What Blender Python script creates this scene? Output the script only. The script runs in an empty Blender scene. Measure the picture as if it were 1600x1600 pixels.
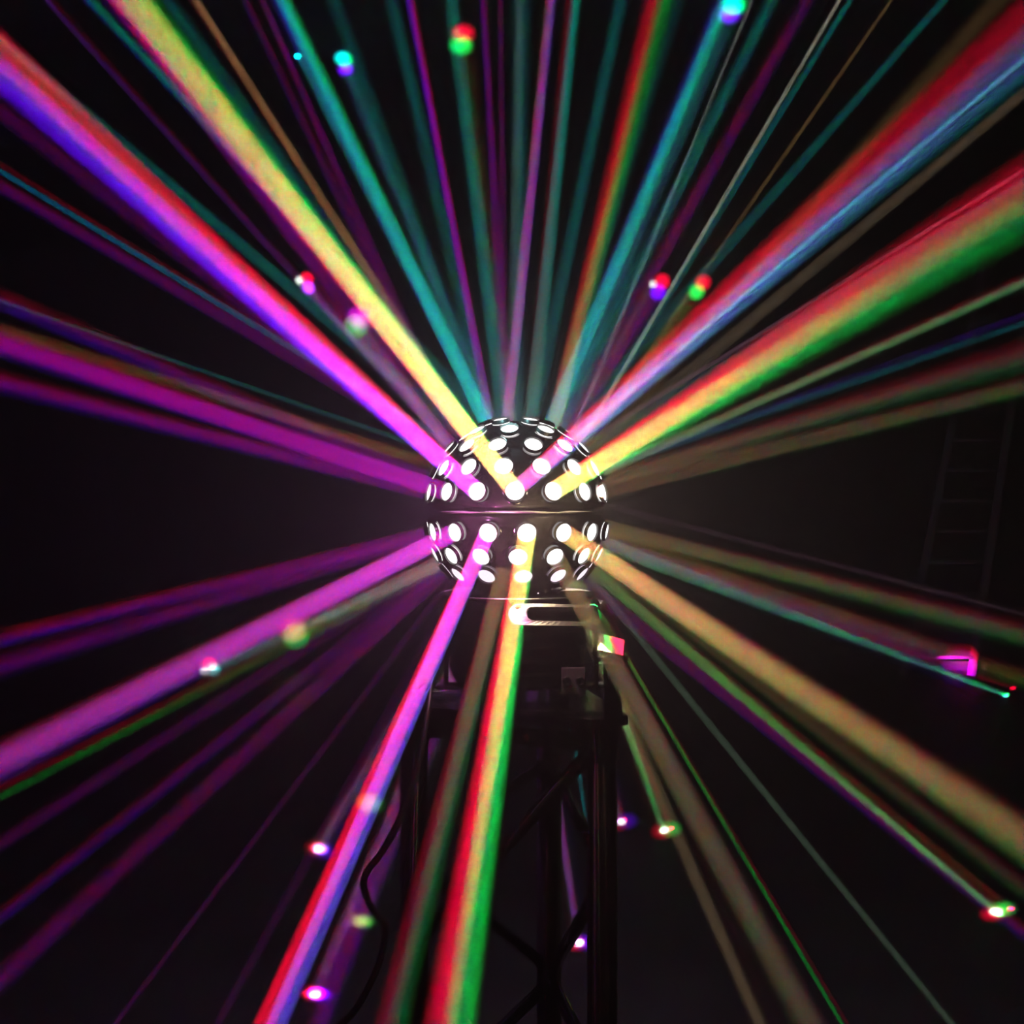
import bpy, bmesh, math, random
from mathutils import Vector, Matrix

S = bpy.context.scene
COL = S.collection
R = math.radians
random.seed(7)

# ---------------------------------------------------------------- camera, world, exposure
F = 1537.0                                   # focal length in pixels of the 1600 px frame
CAM = Vector((0, 0, 1.45))
cd = bpy.data.cameras.new('camera'); cam = bpy.data.objects.new('camera', cd); COL.objects.link(cam)
cd.sensor_width = 36; cd.lens = 36 * F / 1600; cd.clip_start = 0.02; cd.clip_end = 60
cam.location = CAM; cam.rotation_euler = (math.pi / 2, 0, 0)
S.camera = cam
w = bpy.data.worlds.new('dark_room'); S.world = w; w.use_nodes = True
w.node_tree.nodes['Background'].inputs[0].default_value = (0, 0, 0, 1)
S.view_settings.view_transform = 'Standard'; S.view_settings.look = 'None'
S.view_settings.exposure = 0; S.view_settings.gamma = 1; S.view_settings.use_curve_mapping = False
S.cycles.use_denoising = True
S.cycles.use_adaptive_sampling = False
S.cycles.volume_bounces = 0
S.cycles.max_bounces = 3
S.cycles.diffuse_bounces = 2
S.cycles.glossy_bounces = 2
S.cycles.sample_clamp_indirect = 2.0
S.cycles.use_light_tree = True
S.cycles.denoising_input_passes = 'RGB'

D = 1.40                                     # camera to ball
BALL = Vector((7.5 / F * D, D, 1.45 + 0 / F * D))
RB = 0.123
WALL_Y, CEIL, SIDE = 9.0, 3.85, 6.5
HAZE, G_ANISO = 0.05, 0.66


def P(x, y, d):
    """point of the room seen at pixel x, y of the photograph at depth d"""
    return Vector(((x - 800) / F * d, d, CAM.z - (y - 800) / F * d))


# ---------------------------------------------------------------- materials
def mat(name, col, rough=0.5, metal=0.0, coat=0.0, noise=None, bump=None, spec=0.5):
    m = bpy.data.materials.new(name); m.use_nodes = True
    n = m.node_tree.nodes; l = m.node_tree.links; b = n['Principled BSDF']
    b.inputs['Base Color'].default_value = (*col, 1)
    b.inputs['Roughness'].default_value = rough
    b.inputs['Metallic'].default_value = metal
    b.inputs['Coat Weight'].default_value = coat
    b.inputs['Specular IOR Level'].default_value = spec
    tc = n.new('ShaderNodeTexCoord')
    if noise:
        t = n.new('ShaderNodeTexNoise'); t.inputs['Scale'].default_value = noise[0]; t.inputs['Detail'].default_value = 6
        r = n.new('ShaderNodeValToRGB')
        r.color_ramp.elements[0].position = 0.35; r.color_ramp.elements[1].position = 0.7
        r.color_ramp.elements[0].color = (*col, 1); r.color_ramp.elements[1].color = (*noise[1], 1)
        l.new(tc.outputs['Object'], t.inputs['Vector']); l.new(t.outputs['Fac'], r.inputs[0]); l.new(r.outputs[0], b.inputs['Base Color'])
        q = n.new('ShaderNodeMapRange'); q.inputs[3].default_value = rough * 0.75; q.inputs[4].default_value = min(1, rough * 1.25)
        l.new(t.outputs['Fac'], q.inputs[0]); l.new(q.outputs[0], b.inputs['Roughness'])
    if bump:
        t = n.new('ShaderNodeTexNoise'); t.inputs['Scale'].default_value = bump[0]; t.inputs['Detail'].default_value = 4
        k = n.new('ShaderNodeBump'); k.inputs['Strength'].default_value = bump[1]; k.inputs['Distance'].default_value = 0.01
        l.new(tc.outputs['Object'], t.inputs['Vector']); l.new(t.outputs['Fac'], k.inputs['Height']); l.new(k.outputs[0], b.inputs['Normal'])
    return m


def glow(name, col, s):
    m = bpy.data.materials.new(name); m.use_nodes = True
    n = m.node_tree.nodes; b = n['Principled BSDF']
    b.inputs['Base Color'].default_value = (0.8, 0.8, 0.8, 1); b.inputs['Roughness'].default_value = 0.1
    b.inputs['Emission Color'].default_value = (*col, 1); b.inputs['Emission Strength'].default_value = s
    m.cycles.emission_sampling = 'NONE'
    return m


M_SHELL = mat('black_gloss_shell', (0.07, 0.062, 0.066), 0.38, 0.0, 0.2, (30, (0.09, 0.08, 0.085)))
M_BEZEL = mat('bezel_metal', (0.055, 0.055, 0.058), 0.2, 1.0)
M_SEAT = mat('lens_seat_black', (0.012, 0.012, 0.012), 0.35)
M_CHROME = mat('chrome', (0.85, 0.85, 0.87), 0.12, 1.0)
M_HANDLE = mat('satin_steel', (0.40, 0.40, 0.39), 0.3, 0.85, 0, (60, (0.32, 0.32, 0.32)))
M_BODY = mat('base_plastic', (0.02, 0.019, 0.021), 0.4, 0, 0.1, (40, (0.03, 0.028, 0.03)))
M_PANEL = mat('grey_panel', (0.16, 0.14, 0.17), 0.5)
M_TRUSS = mat('black_truss_metal', (0.012, 0.011, 0.012), 0.16, 0.3, 0.4, (25, (0.02, 0.018, 0.02)))
M_CABLE = mat('rubber_cable', (0.012, 0.012, 0.013), 0.45)
M_LADDER = mat('ladder_aluminium', (0.75, 0.73, 0.7), 0.6, 0.0, 0, (20, (0.6, 0.6, 0.6)))
M_FLOOR = mat('dark_vinyl_floor', (0.075, 0.07, 0.072), 0.55, 0, 0, (3.0, (0.11, 0.105, 0.11)), (55, 0.5))
M_WALL = mat('black_painted_wall', (0.10, 0.10, 0.10), 0.9, 0, 0, (2.0, (0.14, 0.135, 0.14)), (12, 0.3), 0.2)
M_LENS = glow('lit_lens', (1.0, 0.97, 0.93), 3.0)
M_LENS_PINK = glow('lit_lens_pinkish', (1.0, 0.78, 0.95), 1.2)


# ---------------------------------------------------------------- mesh helpers
def new_obj(name, bm, m, parent=None, smooth=False, loc=None):
    me = bpy.data.meshes.new(name); bm.to_mesh(me); bm.free()
    if smooth:
        for p in me.polygons: p.use_smooth = True
    me.materials.append(m)
    return link(name, me, parent, loc)


def link(name, me, parent=None, loc=None):
    o = bpy.data.objects.new(name, me); COL.objects.link(o)
    if parent: o.parent = parent
    if loc is not None: o.location = loc
    return o


def tag(o, label, cat, group=None):
    o['label'] = label; o['category'] = cat
    if group: o['group'] = group
    return o


def root(name, loc, label, cat):
    o = bpy.data.objects.new(name, None); COL.objects.link(o); o.location = loc; o.empty_display_size = 0.05
    return tag(o, label, cat)


def lathe(bm, prof, seg=48, mtx=None):
    """prof: list of (r, z); closed to the axis where r == 0"""
    rings = []
    for r, z in prof:
        if r <= 1e-6: rings.append([bm.verts.new((0, 0, z))])
        else: rings.append([bm.verts.new((r * math.cos(2 * math.pi * k / seg), r * math.sin(2 * math.pi * k / seg), z)) for k in range(seg)])
    for a, b in zip(rings, rings[1:]):
        if len(a) == 1 and len(b) == 1: continue
        for k in range(seg):
            j = (k + 1) % seg
            if len(a) == 1: bm.faces.new((a[0], b[j], b[k]))
            elif len(b) == 1: bm.faces.new((a[k], a[j], b[0]))
            else: bm.faces.new((a[k], a[j], b[j], b[k]))
    bmesh.ops.recalc_face_normals(bm, faces=bm.faces)
    if mtx is not None: bm.transform(mtx)
    return bm


def tube_between(bm, a, b, r, seg=16):
    a, b = Vector(a), Vector(b); d = b - a; q = d.to_track_quat('Z', 'Y').to_matrix().to_4x4()
    m = Matrix.Translation((a + b) / 2) @ q
    bmesh.ops.create_cone(bm, cap_ends=True, cap_tris=False, segments=seg, radius1=r, radius2=r, depth=d.length, matrix=m)
    return bm


def box(bm, c, s, rot=None, bev=0.0):
    m = Matrix.Translation(c) @ (rot.to_4x4() if rot else Matrix.Identity(4)) @ Matrix.Diagonal((*s, 1))
    g = bmesh.ops.create_cube(bm, size=1, matrix=m)
    if bev:
        es = list({e for v in g['verts'] for e in v.link_edges})
        bmesh.ops.bevel(bm, geom=es, offset=bev, segments=2, affect='EDGES')
    return bm


def sweep(bm, pts, r, seg=10, steps=8):
    """tube along a smooth (Catmull-Rom) path"""
    p = [Vector(q) for q in pts]; p = [2 * p[0] - p[1]] + p + [2 * p[-1] - p[-2]]
    path = []
    for i in range(1, len(p) - 2):
        for k in range(steps):
            t = k / steps; a, b, c, d = p[i - 1:i + 3]
            path.append(0.5 * ((2 * b) + (c - a) * t + (2 * a - 5 * b + 4 * c - d) * t * t + (3 * b - a - 3 * c + d) * t ** 3))
    path.append(p[-2])
    rings = []
    for i, c in enumerate(path):
        t = (path[min(i + 1, len(path) - 1)] - path[max(i - 1, 0)]).normalized()
        u = t.cross(Vector((0, 1, 0.01))).normalized(); v = t.cross(u)
        rings.append([bm.verts.new(c + (u * math.cos(2 * math.pi * k / seg) + v * math.sin(2 * math.pi * k / seg)) * r) for k in range(seg)])
    for a, b in zip(rings, rings[1:]):
        for k in range(seg): bm.faces.new((a[k], a[(k + 1) % seg], b[(k + 1) % seg], b[k]))
    bm.faces.new(rings[0][::-1]); bm.faces.new(rings[-1])
    bmesh.ops.recalc_face_normals(bm, faces=bm.faces)
    return bm


# ---------------------------------------------------------------- the room
def slab(name, c, s, m):
    o = new_obj(name, box(bmesh.new(), (0, 0, 0), s), m, None, False, c); o['kind'] = 'structure'
    return o


Y0 = -3.0
YM, YL = (WALL_Y + Y0) / 2, WALL_Y - Y0
slab('floor', (0, YM, -0.05), (2 * SIDE + 0.4, YL + 0.4, 0.1), M_FLOOR)
slab('ceiling', (0, YM, CEIL + 0.05), (2 * SIDE + 0.4, YL + 0.4, 0.1), M_WALL)
slab('wall_back', (0, WALL_Y + 0.1, CEIL / 2), (2 * SIDE + 0.4, 0.2, CEIL), M_WALL)
slab('wall_front', (0, Y0 - 0.1, CEIL / 2), (2 * SIDE + 0.4, 0.2, CEIL), M_WALL)
slab('wall_left', (-SIDE - 0.1, YM, CEIL / 2), (0.2, YL, CEIL), M_WALL)
slab('wall_right', (SIDE + 0.1, YM, CEIL / 2), (0.2, YL, CEIL), M_WALL)

# ---------------------------------------------------------------- the ball light
light = root('stage_light', (BALL.x, BALL.y, BALL.z),
             'black ball-shaped stage light with many glowing round lenses, standing on top of the truss', 'light')
GAP = 0.0045
ZU, ZD = 0.003, -0.003


def dome(sign, cut):
    prof = [(RB - 0.004, sign * GAP), (RB, sign * (GAP + 0.001))]
    for k in range(1, 25):
        e = R(2.5) + (R(cut) - R(2.5)) * k / 24
        prof.append((RB * math.cos(e), sign * (RB * math.sin(e) + 0.003)))
    return lathe(bmesh.new(), prof, 96)


du = new_obj('upper_dome', dome(1, 80), M_SHELL, light, True)
dl = new_obj('lower_dome', dome(-1, 56), M_SHELL, light, True)
ztop = RB * math.sin(R(80)) + 0.003
rt = RB * math.cos(R(80))
new_obj('top_cap', lathe(bmesh.new(), [(0, ztop + 0.004), (rt - 0.003, ztop + 0.004), (rt + 0.001, ztop + 0.002), (rt + 0.002, ztop - 0.001), (rt, ztop - 0.002)], 48), M_BEZEL, light, True)
new_obj('dome_gap_core', lathe(bmesh.new(), [(0.112, -0.008), (0.112, 0.008)], 96), M_SEAT, light, True)
new_obj('gap_ring', lathe(bmesh.new(), [(RB - 0.004, -0.0016), (RB + 0.0012, -0.0016), (RB + 0.0026, -0.0008), (RB + 0.0026, 0.0006), (RB + 0.0012, 0.0014), (RB - 0.004, 0.0014)], 128), mat('polished_rim', (0.9, 0.89, 0.89), 0.4, 0.1), light, True)

RL = 0.0123
lens_me = bpy.data.meshes.new('lens')
bm = lathe(bmesh.new(), [(RL, 0.0), (RL, 0.0028), (RL * 0.95, 0.0040), (RL * 0.7, 0.0050), (RL * 0.35, 0.0056), (0, 0.0058)], 28)
bm.to_mesh(lens_me); bm.free(); lens_me.materials.append(M_LENS)
lens_me2 = lens_me.copy(); lens_me2.materials[0] = M_LENS_PINK
for me in (lens_me, lens_me2):
    for p in me.polygons: p.use_smooth = True
bez_me = bpy.data.meshes.new('bezel')
bm = lathe(bmesh.new(), [(RL + 0.0040, -0.004), (RL + 0.0040, 0.0018), (RL + 0.0030, 0.0028), (RL + 0.0022, 0.0026), (RL + 0.0018, 0.0008), (RL - 0.001, 0.0008)], 28)
bm.to_mesh(bez_me); bm.free(); bez_me.materials.append(M_BEZEL)
rim_me = bpy.data.meshes.new('lens_rim')
bm = lathe(bmesh.new(), [(RL + 0.0001, 0.0005), (RL + 0.0009, 0.0010), (RL + 0.0010, 0.0062), (RL + 0.0001, 0.0066)], 28)
bm.to_mesh(rim_me); bm.free(); rim_me.materials.append(M_SEAT)

LENSES = []
rows = [(1, 10.5, 16, -1.3), (1, 25.5, 15, 15.5), (1, 41, 13, 12.5), (1, 56, 9, 32), (1, 71.5, 6, 27),
        (-1, 10.5, 16, 5.5), (-1, 25, 15, 0.5), (-1, 38.5, 13, 4.5)]
for s, el, n, ph in rows:
    for k in range(n):
        az = R(ph + 360.0 * k / n); e = R(el)
        nrm = Vector((math.sin(az) * math.cos(e), -math.cos(az) * math.cos(e), s * math.sin(e)))
        pos = nrm * (RB + 0.0005) + Vector((0, 0, s * 0.003))
        M = Matrix.Translation(pos) @ nrm.to_track_quat('Z', 'Y').to_matrix().to_4x4()
        b = link('bezel', bez_me, light); b.matrix_local = M
        l = link('lens', lens_me2 if (s < 0 and el > 35) else lens_me, light); l.matrix_local = M @ Matrix.Translation((0, 0, 0.0035))
        r = link('lens_rim', rim_me, l); 
        LENSES.append(BALL + nrm * (RB + 0.012) + Vector((0, 0, s * 0.003)))

# neck, lid, base, handle and yoke under the ball
new_obj('neck', lathe(bmesh.new(), [(0.066, -0.098), (0.060, -0.104), (0.050, -0.106), (0.048, -0.114), (0, -0.114)], 48), M_BODY, light, True)
for k in range(10):
    a = R(36 * k + 8)
    c = Vector((0.067 * math.cos(a), 0.067 * math.sin(a), -0.1115))
    new_obj('screw', lathe(bmesh.new(), [(0, 0.004), (0.002, 0.0038), (0.0034, 0.002), (0.0036, 0)], 12, Matrix.Translation(c)), M_CHROME, light, True)
for k in range(6):
    a = R(60 * k + 20)
    c = Vector((0.052 * math.cos(a), 0.052 * math.sin(a), -0.1075))
    new_obj('motor_bolt', lathe(bmesh.new(), [(0, 0.006), (0.003, 0.006), (0.0034, 0.005), (0.0034, -0.006)], 6, Matrix.Translation(c)), M_CHROME, light, False)
ZB = -0.114
new_obj('base_lid', lathe(bmesh.new(), [(0, ZB), (0.108, ZB), (0.1105, ZB - 0.001), (0.1105, ZB - 0.0035), (0.106, ZB - 0.004)], 72), M_BODY, light, False)
new_obj('lid_edge', lathe(bmesh.new(), [(0.1103, ZB + 0.0003), (0.1112, ZB - 0.0004), (0.1112, ZB - 0.0016), (0.1103, ZB - 0.002)], 72), M_HANDLE, light, True)
new_obj('base_body', lathe(bmesh.new(), [(0.103, ZB - 0.004), (0.1045, ZB - 0.02), (0.098, ZB - 0.06), (0.092, ZB - 0.115), (0.086, ZB - 0.125), (0, ZB - 0.125)], 64), M_BODY, light, True)
for k in range(5):      # ribs of the cooling housing
    z = ZB - 0.03 - 0.018 * k; rr = 0.1055 - 0.0022 * k
    new_obj('cooling_rib', lathe(bmesh.new(), [(rr - 0.006, z + 0.002), (rr, z + 0.002), (rr, z - 0.002), (rr - 0.006, z - 0.002)], 64), M_BODY, light, False)


def rrect(w_, h_, r, n=6):
    out = []
    for cx, cy, a0 in ((w_ / 2 - r, h_ / 2 - r, 0), (-w_ / 2 + r, h_ / 2 - r, 90), (-w_ / 2 + r, -h_ / 2 + r, 180), (w_ / 2 - r, -h_ / 2 + r, 270)):
        for k in range(n + 1):
            a = R(a0 + 90 * k / n); out.append((cx + r * math.cos(a), cy + r * math.sin(a)))
    return out


def frame_plate(outer, inner, t, bend=0.0, sag=0.0):
    """plate with a slot: two outlines of equal count; t thickness, bend curves it backward"""
    bm = bmesh.new(); n = len(outer)
    f = lambda x, y, z: (x, y + sag * ((x / 0.06) ** 2 - 0.5), z - bend * x * x)
    vo = [[bm.verts.new(f(x, y, z)) for x, y in outer] for z in (t / 2, -t / 2)]
    vi = [[bm.verts.new(f(x, y, z)) for x, y in inner] for z in (t / 2, -t / 2)]
    for k in range(n):
        j = (k + 1) % n
        bm.faces.new((vo[0][k], vo[0][j], vi[0][j], vi[0][k])); bm.faces.new((vo[1][j], vo[1][k], vi[1][k], vi[1][j]))
        bm.faces.new((vo[0][j], vo[0][k], vo[1][k], vo[1][j])); bm.faces.new((vi[0][k], vi[0][j], vi[1][j], vi[1][k]))
    bmesh.ops.recalc_face_normals(bm, faces=bm.faces)
    bmesh.ops.bevel(bm, geom=[e for e in bm.edges if e.calc_face_angle(0) > 1.0], offset=0.0012, segments=2, affect='EDGES')
    return bm


def densify(o):
    res = []
    for k in range(len(o)):
        a, b = o[k], o[(k + 1) % len(o)]; res.append(a)
        if abs(a[0] - b[0]) > 0.02: res += [(a[0] + (b[0] - a[0]) * t / 10, a[1] + (b[1] - a[1]) * t / 10) for t in range(1, 10)]
    return res


hc = P(869, 960, 1.262) - BALL
out = rrect(0.121, 0.036, 0.017, 6); inn = [(x + 0.0055, y + 0.0012) for x, y in rrect(0.086, 0.0200, 0.0085, 6)]
h = new_obj('carrying_handle', frame_plate(densify(out), densify(inn), 0.009, 3.0, 0.008), M_HANDLE, light, False, hc)
h.rotation_euler = (R(48), R(1.5), R(4))
h['label'] = 'pale metal carrying handle with a long slot'
for sx in (-1, 1):
    new_obj('handle_mount', box(bmesh.new(), (0, 0, 0), (0.012, 0.030, 0.010), None, 0.002), M_HANDLE, light, False, hc + Vector((sx * 0.048, 0.02, 0.006)))
# yoke: two arms with knobs, joined by a bar under the base
for (kx, ky, kd, sx) in ((688, 962, 1.39, -1), (940, 948, 1.34, 1)):
    c = P(kx, ky, kd) - BALL
    kb = new_obj('yoke_knob', lathe(bmesh.new(), [(0, 0.007), (0.0075, 0.007), (0.0095, 0.004), (0.0095, -0.004), (0.006, -0.007), (0, -0.007)], 20, Matrix.Rotation(R(90), 4, 'Y')), M_HANDLE, light, True, c)
    new_obj('yoke_arm', box(bmesh.new(), (0, 0, 0), (0.005, 0.03, c.z + 0.012 - (ZB - 0.131)), None, 0.0015), M_BODY, light, False, Vector((c.x - sx * 0.008, c.y, (c.z + 0.012 + ZB - 0.131) / 2)))
new_obj('yoke_bar', box(bmesh.new(), (0, 0, 0), (0.235, 0.03, 0.006), None, 0.0015), M_BODY, light, False, Vector((0.005, -0.03, ZB - 0.128)))
for fx, fy in ((-0.06, -0.05), (0.06, -0.05), (-0.06, 0.05), (0.06, 0.05)):
    new_obj('rubber_foot', lathe(bmesh.new(), [(0, ZB - 0.124), (0.012, ZB - 0.124), (0.011, ZB - 0.1478), (0, ZB - 0.1478)], 20), M_SEAT, light, True, Vector((fx, fy, 0)))
pn = new_obj('connector_panel', box(bmesh.new(), (0, 0, 0), (0.032, 0.004, 0.036), None, 0.001), M_PANEL, light, False, P(896, 1064, 1.30) - BALL)
pn['label'] = 'small grey connector panel'
for dx in (-0.009, 0.009):
    new_obj('socket', lathe(bmesh.new(), [(0.0055, -0.002), (0.0055, 0.002), (0.0045, 0.002), (0.0045, 0.0), (0, 0.0)], 16, Matrix.Rotation(R(90), 4, 'X')), M_SEAT, light, True, P(896, 1064, 1.296) - BALL + Vector((dx, 0, 0)))

# ---------------------------------------------------------------- the truss
zt = CAM.z - 0.262
cA = Vector((P(941, 0, 1.27).x, 1.27)); cB = Vector((P(858, 0, 1.54).x, 1.54)); cC = Vector((P(647, 0, 1.36).x, 1.36))
truss = root('lighting_truss', ((cA.x + cB.x + cC.x) / 3, (cA.y + cB.y + cC.y) / 3, 0),
             'black triangular metal truss standing upright on the floor under the ball light', 'truss')
TO = truss.location.copy()


def tp(c, z): return Vector((c.x, c.y, z)) - TO
def zy(y, c): return CAM.z - (y - 800) / F * c.y


for c in (cA, cB, cC):
    ch = new_obj('chord', lathe(bmesh.new(), [(0, zt - 0.03), (0.0195, zt - 0.03), (0.0195, 0.012), (0, 0.012)], 28, Matrix.Translation(tp(c, 0))), M_TRUSS, truss, True)
    new_obj('coupler', lathe(bmesh.new(), [(0.0225, zt - 0.012), (0.0225, zt - 0.052), (0.0195, zt - 0.056), (0.0195, zt - 0.012)], 28, Matrix.Translation(tp(c, 0))), M_TRUSS, truss, True)
for z in (zt - 0.036, 0.06):
    for a, b in ((cA, cB), (cB, cC), (cC, cA)):
        new_obj('cross_bar', tube_between(bmesh.new(), tp(a, z), tp(b, z), 0.0125), M_TRUSS, truss, True)


def brace(a, ya, b, yb):
    new_obj('diagonal_brace', tube_between(bmesh.new(), tp(a, zy(ya, a)), tp(b, zy(yb, b)), 0.0095), M_TRUSS, truss, True)


za = [(cB, 1190, cA, 1350), (cA, 1380, cB, 1522), (cB, 1525, cA, 1690), (cA, 1720, cB, 1840),
      (cB, 1515, cC, 1345), (cC, 1325, cB, 1190), (cB, 1535, cC, 1740), (cC, 1760, cB, 1900),
      (cA, 1155, cC, 1480), (cC, 1510, cA, 1820), (cA, 1850, cC, 2150)]
for q in za: brace(*q)
for tri_z, th, nm in ((zt - 0.006, 0.012, 'top_plate'), (0.006, 0.012, 'foot_plate')):
    bm = bmesh.new(); ce = (cA + cB + cC) / 3
    ring = []
    for c in (cA, cB, cC):
        o_ = (c - ce).normalized(); t_ = Vector((-o_.y, o_.x))
        for u in (-0.5, 0.5): ring.append(c + o_ * 0.022 + t_ * 0.05 * u)
    ring.sort(key=lambda p: math.atan2((p - ce).y, (p - ce).x))
    vs = [bm.verts.new((p.x - TO.x, p.y - TO.y, tri_z - th / 2)) for p in ring]
    f = bm.faces.new(vs); g = bmesh.ops.extrude_face_region(bm, geom=[f])
    for v in [q for q in g['geom'] if isinstance(q, bmesh.types.BMVert)]: v.co.z += th
    bmesh.ops.recalc_face_normals(bm, faces=bm.faces)
    new_obj(nm, bm, M_TRUSS, truss)

# a clamp with a slanted top on the right front corner, which one beam strikes
clamp = root('truss_clamp', P(956, 1060, 1.235), 'small clamp with slanted pad lit red and green, on the truss corner', 'clamp')
clamp.location.z = zt
bm = bmesh.new()
tz = P(956, 1012, 1.23).z - zt
tz = P(956, 1012, 1.23).z - zt
new_obj('clamp_post', box(bmesh.new(), (0.002, 0, (tz - 0.012) / 2), (0.022, 0.018, tz - 0.012), None, 0.002), M_TRUSS, clamp)
q = Matrix.Rotation(R(14), 3, 'Y') @ Matrix.Rotation(R(42), 3, 'X')
new_obj('clamp_pad', box(bmesh.new(), (0, -0.004, tz), (0.034, 0.030, 0.007), q, 0.0018), mat('clamp_grey', (0.3, 0.3, 0.3), 0.5, 0.1), clamp)
new_obj('clamp_bolt', tube_between(bmesh.new(), (-0.020, 0.002, tz - 0.016), (0.022, 0.002, tz - 0.016), 0.0035), M_BEZEL, clamp, True)
clamp.location.y = 1.245

# ---------------------------------------------------------------- the hanging cable
pts = [P(676, 1040, 1.33), P(668, 1110, 1.27), P(652, 1200, 1.24), P(622, 1285, 1.22), P(594, 1335, 1.22), P(570, 1368, 1.22), P(572, 1400, 1.22), P(584, 1423, 1.22), P(599, 1443, 1.22), P(601, 1470, 1.22),
       P(592, 1505, 1.22), P(577, 1540, 1.22), P(552, 1582, 1.22), P(500, 1640, 1.24), P(470, 1760, 1.3)]
e = pts[-1]
pts += [Vector((e.x - 0.02, e.y + 0.02, 0.2)), Vector((e.x - 0.1, e.y + 0.1, 0.012)), Vector((e.x - 0.5, e.y + 0.4, 0.006)), Vector((e.x - 1.0, e.y + 0.5, 0.006))]
c0 = pts[0].copy()
cb = new_obj('power_cable', sweep(bmesh.new(), [p - c0 for p in pts], 0.0042, 12, 10), M_CABLE, None, True, c0)
tag(cb, 'thin black cable hanging in a loose curve from the ball light, beside the truss', 'cable')

# ---------------------------------------------------------------- the ladder by the back wall
LB = 8.35
lad = root('ladder', (P(1470, 0, LB).x, LB, 0), 'tall dim metal ladder leaning against the dark back wall', 'ladder')
ll = lambda t: (P(1408 + 0 * t, 1062, LB) * (1 - t) + P(1540, 405, 8.9) * t) - Vector(lad.location)
lr = lambda t: (P(1516, 1062, LB) * (1 - t) + P(1615, 405, 8.9) * t) - Vector(lad.location)
for fn in (ll, lr):
    a, b = fn(0), fn(1); a.z = 0.0
    d = (b - a); q = d.to_track_quat('Z', 'Y').to_matrix()
    new_obj('rail', box(bmesh.new(), (a + b) / 2, (0.07, 0.035, d.length), q, 0.006), M_LADDER, lad)
    new_obj('foot', box(bmesh.new(), a + Vector((0, 0, 0.03)), (0.10, 0.07, 0.06), None, 0.008), M_CABLE, lad)
for k in range(13):
    t = 0.05 + k * 0.072
    new_obj('rung', tube_between(bmesh.new(), ll(t), lr(t), 0.017), M_LADDER, lad, True)

# ---------------------------------------------------------------- haze
hz = bpy.data.materials.new('thin_haze'); hz.use_nodes = True; n = hz.node_tree; n.nodes.clear()
o = n.nodes.new('ShaderNodeOutputMaterial'); v = n.nodes.new('ShaderNodeVolumeScatter')
v.inputs['Density'].default_value = HAZE; v.inputs['Anisotropy'].default_value = G_ANISO
n.links.new(v.outputs[0], o.inputs['Volume'])
hb = new_obj('haze', box(bmesh.new(), (0, 0, 0), (2 * SIDE - 0.02, YL - 0.02, CEIL - 0.02)), hz, None, False, (0, YM, CEIL / 2))
tag(hb, 'thin stage haze filling the whole dark room', 'haze'); hb['kind'] = 'stuff'

# ---------------------------------------------------------------- the beams: real lamps behind the lenses
COLS = {'R': (1, 0.0, 0.03), 'G': (0.0, 1, 0.09), 'B': (0.14, 0.0, 1), 'W': (0.9, 1.0, 0.9), 'D': (0.0, 0.02, 1), 'P': (1.0, 0.45, 0.7), 'C': (0.0, 0.85, 0.9), 'V': (0.4, 0.04, 1.0), 'O': (1, 0.58, 0.2)}
K_LIGHT = 1.0
n_lamp = 0


def phase(c):
    g = G_ANISO
    return (1 - g * g) / (4 * math.pi * (1 + g * g - 2 * g * c) ** 1.5)


def sphere_hit(x, y, back):
    """where the line of sight of pixel x, y meets the ball (near or far side)"""
    u = (P(x, y, 1.0) - CAM).normalized(); oc = CAM - BALL
    b_ = u.dot(oc); q = b_ * b_ - (oc.length_squared - (RB + 0.012) ** 2)
    if q < 0: return CAM + u * (-b_)
    return CAM + u * (-b_ + math.sqrt(q) * (1 if back else -1))


def room_hit(x, y):
    u = P(x, y, 1.0) - CAM; t = [WALL_Y / u.y]
    if u.z < 0: t.append(CAM.z / -u.z)
    if u.z > 0: t.append((CEIL - CAM.z) / u.z)
    return min(t)


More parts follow.
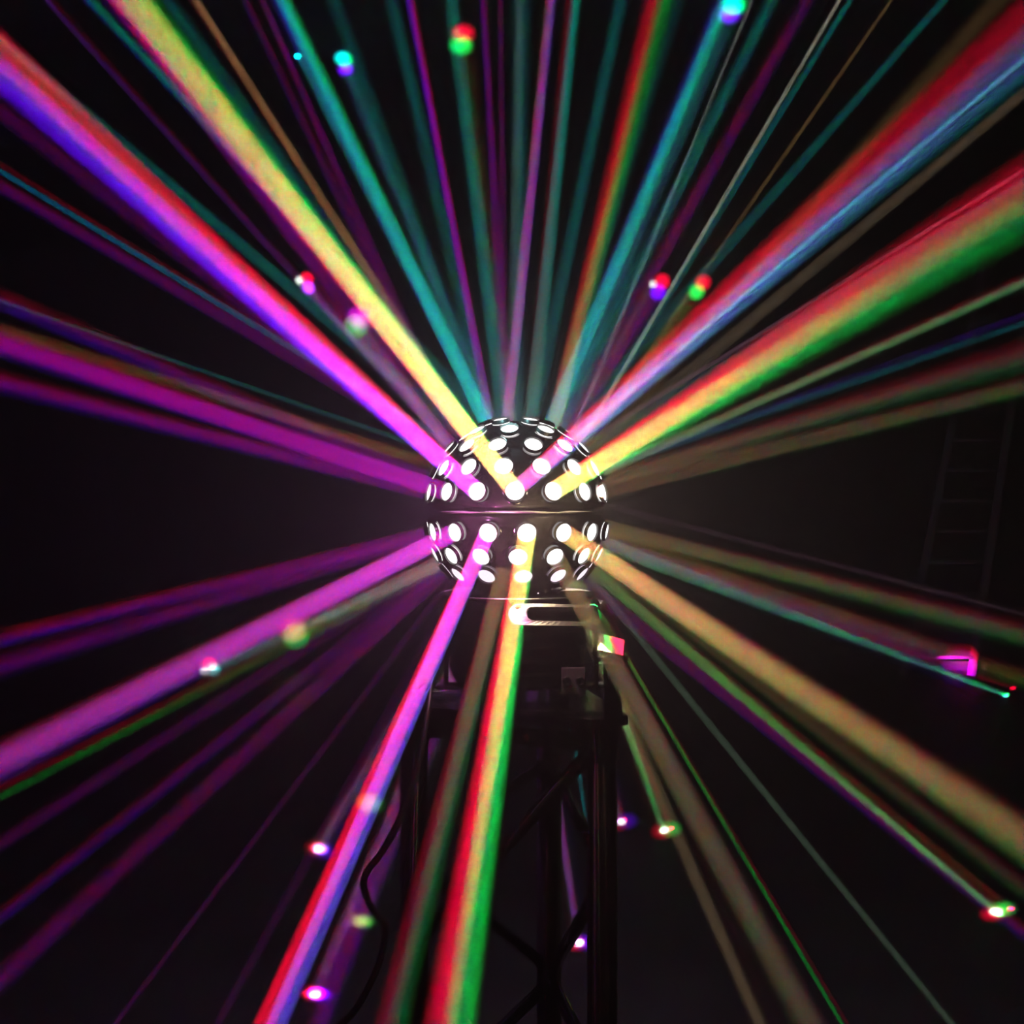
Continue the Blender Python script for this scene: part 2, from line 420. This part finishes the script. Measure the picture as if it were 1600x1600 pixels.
def beam(side, x0, y0, x1, y1, wpx, d1, comps, tm=0.55, r0=None):
    """side F front / B back of the ball; x1, y1: where the beam leaves the frame (or the spot it makes, d1 = 0); wpx its
    width there; comps: (colour, brightness halfway, shift across the beam in px at its end, shift along it)"""
    global n_lamp
    a = sphere_hit(x0, y0, side == 'B')
    if side == 'F':
        c = min(LENSES, key=lambda q: (q - a).length)
        if (c - a).length < 0.02: a = c
    spot = d1 == 0
    if spot and wpx > 9: wpx *= 1.6
    if spot: d1 = room_hit(x1, y1)
    ux, uy = x1 - x0, y1 - y0; L2 = math.hypot(ux, uy); ux /= L2; uy /= L2
    for cc in comps:
        col, br, off = cc[:3]; al = cc[3] if len(cc) > 3 else 0
        e_ = P(x1 - uy * off + ux * al, y1 + ux * off + uy * al, d1)
        d = e_ - a; L = d.length; d.normalize()
        W1 = wpx * d1 / F
        rad = min(0.0122, max(0.0015, W1 * 0.5)) if r0 is None else r0
        th = max((W1 / 2 - 0.45 * rad), 0.10 * rad + 0.0015) / L * 1.15
        # brightness model at the sample point (fraction tm of the way in the picture)
        px, py = x0 + (x1 - x0) * tm, y0 + (y1 - y0) * tm
        lo, hi = 0.0, L
        for _ in range(30):
            mid = (lo + hi) / 2; q = a + d * mid
            qx = 800 + (q.x - CAM.x) / q.y * F; qy = 800 - (q.z - CAM.z) / q.y * F
            if math.hypot(qx - x0, qy - y0) < L2 * tm: lo = mid
            else: hi = mid
        q = a + d * lo; v_ = (CAM - q).normalized(); c_ = d.dot(v_); s_ = math.sqrt(max(1 - c_ * c_, 0.01))
        wm = math.sqrt((2 * rad) ** 2 + (2 * lo * th * 0.7) ** 2)
        en = br * wm * s_ / phase(c_) / HAZE * K_LIGHT
        ld = bpy.data.lights.new('lamp', 'AREA'); ld.shape = 'DISK'; ld.size = 2 * rad
        ld.spread = 2 * math.atan(th); ld.color = COLS[col]; ld.energy = en
        ob = bpy.data.objects.new('led_lamp', ld); COL.objects.link(ob)
        ob.parent = light; ob.matrix_parent_inverse = Matrix.Identity(4)
        ob.location = a - BALL + d * 0.002
        ob.rotation_euler = (-d).to_track_quat('Z', 'Y').to_euler()
        n_lamp += 1


def M_(b, s=0, k=1.0): return [('R', b * 0.95, s), ('B', b * k, -s)]          # red on the right of travel
def Y_(b, s=0, k=0.62): return [('R', b, s), ('G', b * k, -s)]
def T_(b, s=0): return [('G', b * 0.85, s), ('D', b * 0.80, -s)]


# strong beams on the near side
beam('F', 752, 770, 0, 98, 34, 0.76, [('R', 1.05, 14), ('B', 0.95, -14), ('G', 0.06, 2)], r0=0.0118)
beam('F', 805, 772, 207, 0, 38, 0.74, [('R', 1.5, -4), ('G', 0.92, 4), ('B', 0.10, -15)], tm=0.45, r0=0.0122)
beam('F', 812, 765, 1600, 58, 52, 0.62, [('R', 0.48, -20), ('B', 0.36, 18), ('G', 0.11, 18)], tm=0.45, r0=0.0105)
beam('F', 862, 770, 1600, 312, 62, 0.56, [('R', 0.98, -20), ('G', 0.48, 19), ('D', 0.03, 0)], tm=0.45, r0=0.0122)
beam('F', 762, 828, 423, 1600, 22, 1.05, [('R', 1.2, 9), ('B', 1.0, -8), ('G', 0.10, -8)], r0=0.0108)
beam('F', 820, 828, 703, 1600, 42, 0.88, [('R', 1.25, 15), ('G', 0.72, -15), ('D', 0.04, 0)])
beam('F', 875, 828, 1600, 1312, 54, 0.70, [('R', 0.55, -3), ('G', 0.26, 3), ('D', 0.03, 0)], tm=0.4)
beam('F', 717, 828, 0, 1190, 46, 0.85, [('R', 0.42, 3), ('B', 0.40, -3), ('G', 0.03, 0)], 0.45)
# near side, dimmer
beam('F', 873, 865, 1264, 1600, 38, 1.0, [('R', 0.11, -1), ('G', 0.062, 1), ('D', 0.02, 0)], 0.45)
beam('B', 703, 868, 460, 988, 27, 0, [('R', 0.14, 5), ('G', 0.08, -5), ('D', 0.015, 0)], 0.3)
beam('F', 705, 770, 0, 535, 34, 1.2, [('R', 0.26, 3), ('B', 0.24, -3)], 0.4)
beam('B', 740, 745, 0, 512, 16, 1.7, [('R', 0.10, 0), ('G', 0.03, -2)], 0.55)
# upper left fan
beam('B', 690, 775, 0, 597, 32, 2.4, M_(0.10, 4), 0.5)
beam('B', 690, 757, 0, 467, 20, 2.2, M_(0.06, 7, 1.3), 0.6)
beam('B', 690, 709, 0, 470, 5, 2.6, T_(0.035), 0.45)
beam('B', 702, 693, 0, 266, 8, 2.2, [('R', 0.035, 8), ('C', 0.045, -1), ('D', 0.05, -1)], 0.55)
beam('B', 705, 705, 0, 290, 20, 2.4, M_(0.04, 2), 0.45)
beam('B', 725, 750, 0, 172, 34, 2.4, M_(0.035, 2), 0.5)
beam('B', 748, 700, 0, 62, 16, 3.2, T_(0.055), 0.45)
beam('B', 752, 745, 478, 441, 14, 0, [('V', 0.13, -3, -9), ('R', 0.09, 5, 3)], 0.5)
beam('B', 735, 735, 75, 0, 8, 3.2, [('R', 0.02, 5), ('V', 0.04, -2)], 0.7)
beam('B', 733, 740, 180, 0, 26, 3.0, M_(0.07), 0.3)
beam('B', 728, 735, 560, 500, 24, 0, [('R', 0.12, 4, 2), ('B', 0.10, 2, 2), ('G', 0.07, -8, -6)], 0.5)
beam('B', 768, 668, 140, 0, 13, 3.2, T_(0.08, 2), 0.65)
beam('B', 757, 700, 263, 0, 22, 3.0, T_(0.045), 0.5)
beam('B', 750, 700, 306, 0, 11, 2.4, [('O', 0.12, 0), ('R', 0.03, -4)], 0.55)
beam('B', 733, 736, 410, 0, 10, 3.2, M_(0.045, 0), 0.55)
beam('B', 733, 736, 384, 0, 10, 3.2, M_(0.03, 2), 0.55)
beam('B', 775, 690, 440, 0, 20, 2.0, [('G', 0.34, 3), ('D', 0.26, -2), ('B', 0.05, -6)], 0.5)
beam('B', 772, 682, 465, 88, 9, 0, T_(0.09), 0.5)
beam('B', 770, 680, 521, 0, 26, 3.0, T_(0.040), 0.6)
beam('B', 777, 680, 537, 95, 17, 0, [('G', 0.04, 2), ('C', 0.04, 0, 6), ('B', 0.05, -2, -18)], 0.6)
beam('B', 768, 680, 612, 0, 26, 3.2, T_(0.05), 0.55)
beam('B', 772, 690, 640, 0, 11, 2.2, [('R', 0.12, 3), ('B', 0.20, -1)], 0.55)
beam('B', 790, 680, 705, 0, 24, 2.8, T_(0.11), 0.5)
beam('B', 800, 680, 722, 62, 24, 0, [('R', 0.035, 3, 12), ('G', 0.04, -3, -12)], 0.6)
beam('B', 797, 720, 755, 0, 10, 3.0, M_(0.05, 1, 1.3), 0.5)
beam('B', 790, 720, 782, 0, 8, 3.4, M_(0.03), 0.5)
beam('B', 805, 672, 815, 0, 34, 3.0, T_(0.05), 0.5)
beam('B', 800, 690, 812, 0, 14, 3.3, [('W', 0.02, 0)], 0.5)
beam('B', 788, 700, 860, 0, 13, 2.2, [('R', 0.26, -1), ('B', 0.24, 2), ('G', 0.04, 0)], 0.5)
beam('B', 826, 690, 896, 0, 14, 2.6, [('R', 0.05, -6), ('C', 0.09, 3), ('G', 0.03, 6)], 0.55)
beam('B', 826, 690, 970, 0, 25, 3.0, T_(0.05), 0.55)
beam('B', 857, 700, 1030, 0, 30, 2.0, [('R', 0.30, -9), ('G', 0.13, 9)], 0.6)
beam('B', 845, 700, 1132, 0, 18, 2.3, [('G', 0.30, 3), ('D', 0.26, -2), ('B', 0.05, -7)], 0.5)
beam('B', 858, 695, 1145, 10, 22, 0, [('G', 0.035, 3, 4), ('C', 0.03, 0), ('B', 0.045, 0, -20)], 0.6)
beam('B', 850, 690, 1060, 0, 26, 3.4, T_(0.018), 0.55)
beam('B', 884, 705, 1175, 0, 5, 2.4, [('W', 0.07, 0)], 0.6)
beam('B', 862, 690, 1207, 0, 20, 2.6, T_(0.085), 0.6)
beam('B', 862, 705, 1262, 0, 22, 2.6, [('R', 0.055, -3), ('B', 0.05, 1)], 0.65)
beam('B', 850, 742, 1030, 447, 17, 0, [('R', 0.10, 0, 8), ('B', 0.11, 3, -9)], 0.5)
beam('B', 895, 712, 1312, 0, 6, 1.9, [('W', 0.10, 0), ('O', 0.05, 0)], 0.6)
beam('B', 890, 712, 1328, 0, 9, 2.6, T_(0.055), 0.7)
beam('B', 885, 738, 1093, 449, 17, 0, [('R', 0.08, 0, 9), ('G', 0.075, 0, -8)], 0.55)
beam('B', 886, 735, 1393, 0, 5, 2.8, [('O', 0.045, 0)], 0.6)
beam('B', 868, 692, 1475, 0, 11, 3.2, T_(0.045), 0.7)
beam('B', 850, 725, 1600, 92, 7, 1.5, [('C', 0.14, 0), ('W', 0.05, 0)], 0.6)
beam('B', 860, 712, 1600, 118, 26, 1.8, T_(0.055), 0.45)
beam('B', 905, 725, 1600, 145, 15, 2.4, [('W', 0.012, 0), ('O', 0.025, 0)], 0.6)
beam('B', 900, 700, 1600, 266, 6, 1.8, [('P', 0.045, 0)], 0.7)
beam('B', 893, 715, 1600, 285, 14, 2.0, T_(0.03), 0.4)
beam('B', 900, 735, 1560, 0, 40, 2.6, [('O', 0.03, 0)], 0.25)
beam('B', 932, 742, 1600, 441, 12, 1.9, [('R', 0.045, -6), ('W', 0.05, 0), ('G', 0.07, 2)], 0.6)
beam('B', 935, 735, 1600, 505, 9, 2.2, [('C', 0.035, 0), ('B', 0.03, -12)], 0.45)
beam('B', 935, 752, 1600, 558, 46, 2.2, [('R', 0.07, -9), ('G', 0.036, 6), ('D', 0.012, 0)], 0.5)
beam('F', 935, 768, 1600, 604, 22, 1.7, [('R', 0.08, -3), ('G', 0.042, 3), ('D', 0.012, 0)], 0.5)
beam('B', 950, 790, 1600, 960, 6, 2.5, [('P', 0.012, 0)], 0.4)
# lower right fan
beam('B', 938, 822, 1600, 991, 34, 2.2, [('R', 0.085, -5), ('G', 0.06, 6), ('D', 0.012, 0)], 0.5)
beam('B', 940, 835, 1600, 1062, 26, 2.2, [('R', 0.055, -4), ('G', 0.03, 2)], 0.5)
beam('B', 930, 845, 1575, 1083, 8, 0, [('G', 0.24, 4), ('R', 0.06, -10), ('B', 0.05, 5)], 0.55)
beam('B', 925, 840, 1505, 1041, 36, 0, [('R', 0.045, -4), ('B', 0.045, 5)], 0.7)
beam('B', 895, 865, 1570, 1424, 8, 0, [('G', 0.16, 9), ('R', 0.05, -9)], 0.65)
beam('B', 890, 840, 1600, 1388, 28, 2.0, [('R', 0.03, -3), ('G', 0.016, 5), ('D', 0.004, 0)], 0.5)
beam('B', 845, 857, 1600, 1456, 20, 2.4, [('R', 0.035, -2), ('B', 0.035, 4)], 0.25)
beam('B', 905, 880, 1487, 1600, 10, 1.9, [('W', 0.022, 0), ('G', 0.010, 0)], 0.6)
beam('B', 895, 885, 1318, 1600, 6, 1.6, [('G', 0.09, 2), ('R', 0.03, -5)], 0.6)
beam('B', 874, 885, 1187, 1600, 20, 2.2, [('O', 0.035, 0), ('W', 0.01, 0)], 0.4)
beam('B', 890, 888, 1041, 1296, 7, 0, [('G', 0.20, 5), ('R', 0.05, -8)], 0.6)
beam('B', 835, 895, 972, 1282, 7, 0, [('R', 0.05, -4), ('V', 0.10, 3)], 0.5)
beam('B', 815, 890, 906, 1472, 9, 0, [('R', 0.035, 0), ('V', 0.10, 2)], 0.6)
beam('B', 857, 895, 922, 1322, 5, 0, [('C', 0.05, 0)], 0.6)
beam('F', 903, 862, 957, 1011, 18, 1.24, [('R', 0.018, -12), ('G', 0.006, 10)], 0.6)
# lower left fan
beam('B', 690, 828, 0, 998, 18, 2.0, M_(0.085, 5), 0.5)
beam('B', 695, 830, 0, 1040, 40, 2.3, M_(0.06, 3), 0.5)
beam('B', 712, 868, 330, 1044, 15, 0, [('R', 0.10, 7), ('C', 0.06, -5), ('W', 0.02, -2)], 0.5)
beam('B', 715, 870, 0, 1240, 12, 2.6, [('G', 0.035, -5), ('R', 0.04, 8)], 0.6)
beam('B', 740, 850, 0, 1530, 34, 1.7, M_(0.075, 2), 0.45)
beam('B', 716, 866, 0, 1432, 16, 2.2, M_(0.028, 4, 1.4), 0.5)
beam('B', 712, 862, 0, 1318, 24, 2.4, M_(0.022, 1), 0.5)
beam('B', 718, 888, 180, 1600, 8, 2.3, M_(0.018, 0), 0.5)
beam('B', 732, 890, 340, 1600, 14, 2.4, M_(0.010, 0), 0.5)
beam('B', 760, 890, 500, 1326, 15, 0, [('R', 0.05, 4), ('B', 0.07, -2), ('W', 0.01, 0)], 0.65)
beam('B', 775, 885, 494, 1552, 16, 0, [('R', 0.09, 3), ('B', 0.13, -2)], 0.5)
beam('B', 783, 885, 498, 1600, 34, 2.6, M_(0.075, 3, 1.3), 0.45)
beam('B', 793, 895, 578, 1255, 26, 0, [('G', 0.012, -3), ('O', 0.012, 3)], 0.7)
beam('B', 793, 900, 566, 1440, 22, 0, [('G', 0.005, -3), ('O', 0.006, 3)], 0.7)
beam('F', 788, 886, 612, 1600, 30, 1.15, [('R', 0.14, 9), ('G', 0.07, -9), ('D', 0.02, 0)], 0.55)


for x0, y0, x1, y1, b, k1, k2 in ((752, 745, 468, 438, 0.03, 'R', 'B'), (845, 742, 1020, 444, 0.02, 'R', 'B'), (712, 868, 319, 1050, 0.04, 'R', 'B'), (895, 865, 1556, 1424, 0.025, 'R', 'G'),
                                  (890, 888, 1038, 1297, 0.035, 'R', 'G'), (835, 895, 970, 1284, 0.025, 'R', 'B'), (815, 890, 904, 1473, 0.014, 'R', 'B'), (760, 890, 498, 1328, 0.025, 'R', 'B'),
                                  (775, 885, 492, 1553, 0.025, 'R', 'B')):
    beam('B', x0, y0, x1, y1, 10, 0, [('W', b, 0)], 0.6)
    if y1 > 1200:
        beam('B', x0, y0, x1 + 3, y1, 22, 0, [(k1, b * 0.35, 7), (k2, b * 0.35, -7)], 0.6)


# stray light leaving the lenses at wide angles: it lights the haze close by, the housing and the truss
def stray(x, y, side, col, e):
    a = sphere_hit(x, y, side == 'B')
    c = min(LENSES, key=lambda q: (q - a).length)
    nrm = (c - BALL).normalized()
    ld = bpy.data.lights.new('lamp', 'POINT'); ld.shadow_soft_size = 0.004
    ld.color = col; ld.energy = e
    ob = bpy.data.objects.new('stray_lamp', ld); COL.objects.link(ob); ob.parent = light
    ob.location = c - BALL + nrm * 0.004


STRAY = 2.0
stray(752, 770, 'F', (1.0, 0.3, 0.8), 0.30 * STRAY)
stray(762, 828, 'F', (1.0, 0.2, 0.65), 0.34 * STRAY)
stray(820, 828, 'F', (1.0, 0.75, 0.4), 0.26 * STRAY)
stray(862, 770, 'F', (1.0, 0.75, 0.45), 0.26 * STRAY)
stray(796, 679, 'F', (0.4, 0.9, 0.9), 0.12 * STRAY)
stray(800, 680, 'B', (0.3, 0.9, 0.9), 0.7 * STRAY)
stray(700, 800, 'B', (0.8, 0.25, 0.9), 0.7 * STRAY)
stray(920, 800, 'B', (1.0, 0.8, 0.5), 0.5 * STRAY)
stray(740, 838, 'B', (0.8, 0.35, 1.0), 2.0 * STRAY)
stray(880, 838, 'B', (1.0, 0.78, 0.65), 2.1 * STRAY)
stray(818, 890, 'F', (1.0, 0.8, 0.7), 0.02 * STRAY)
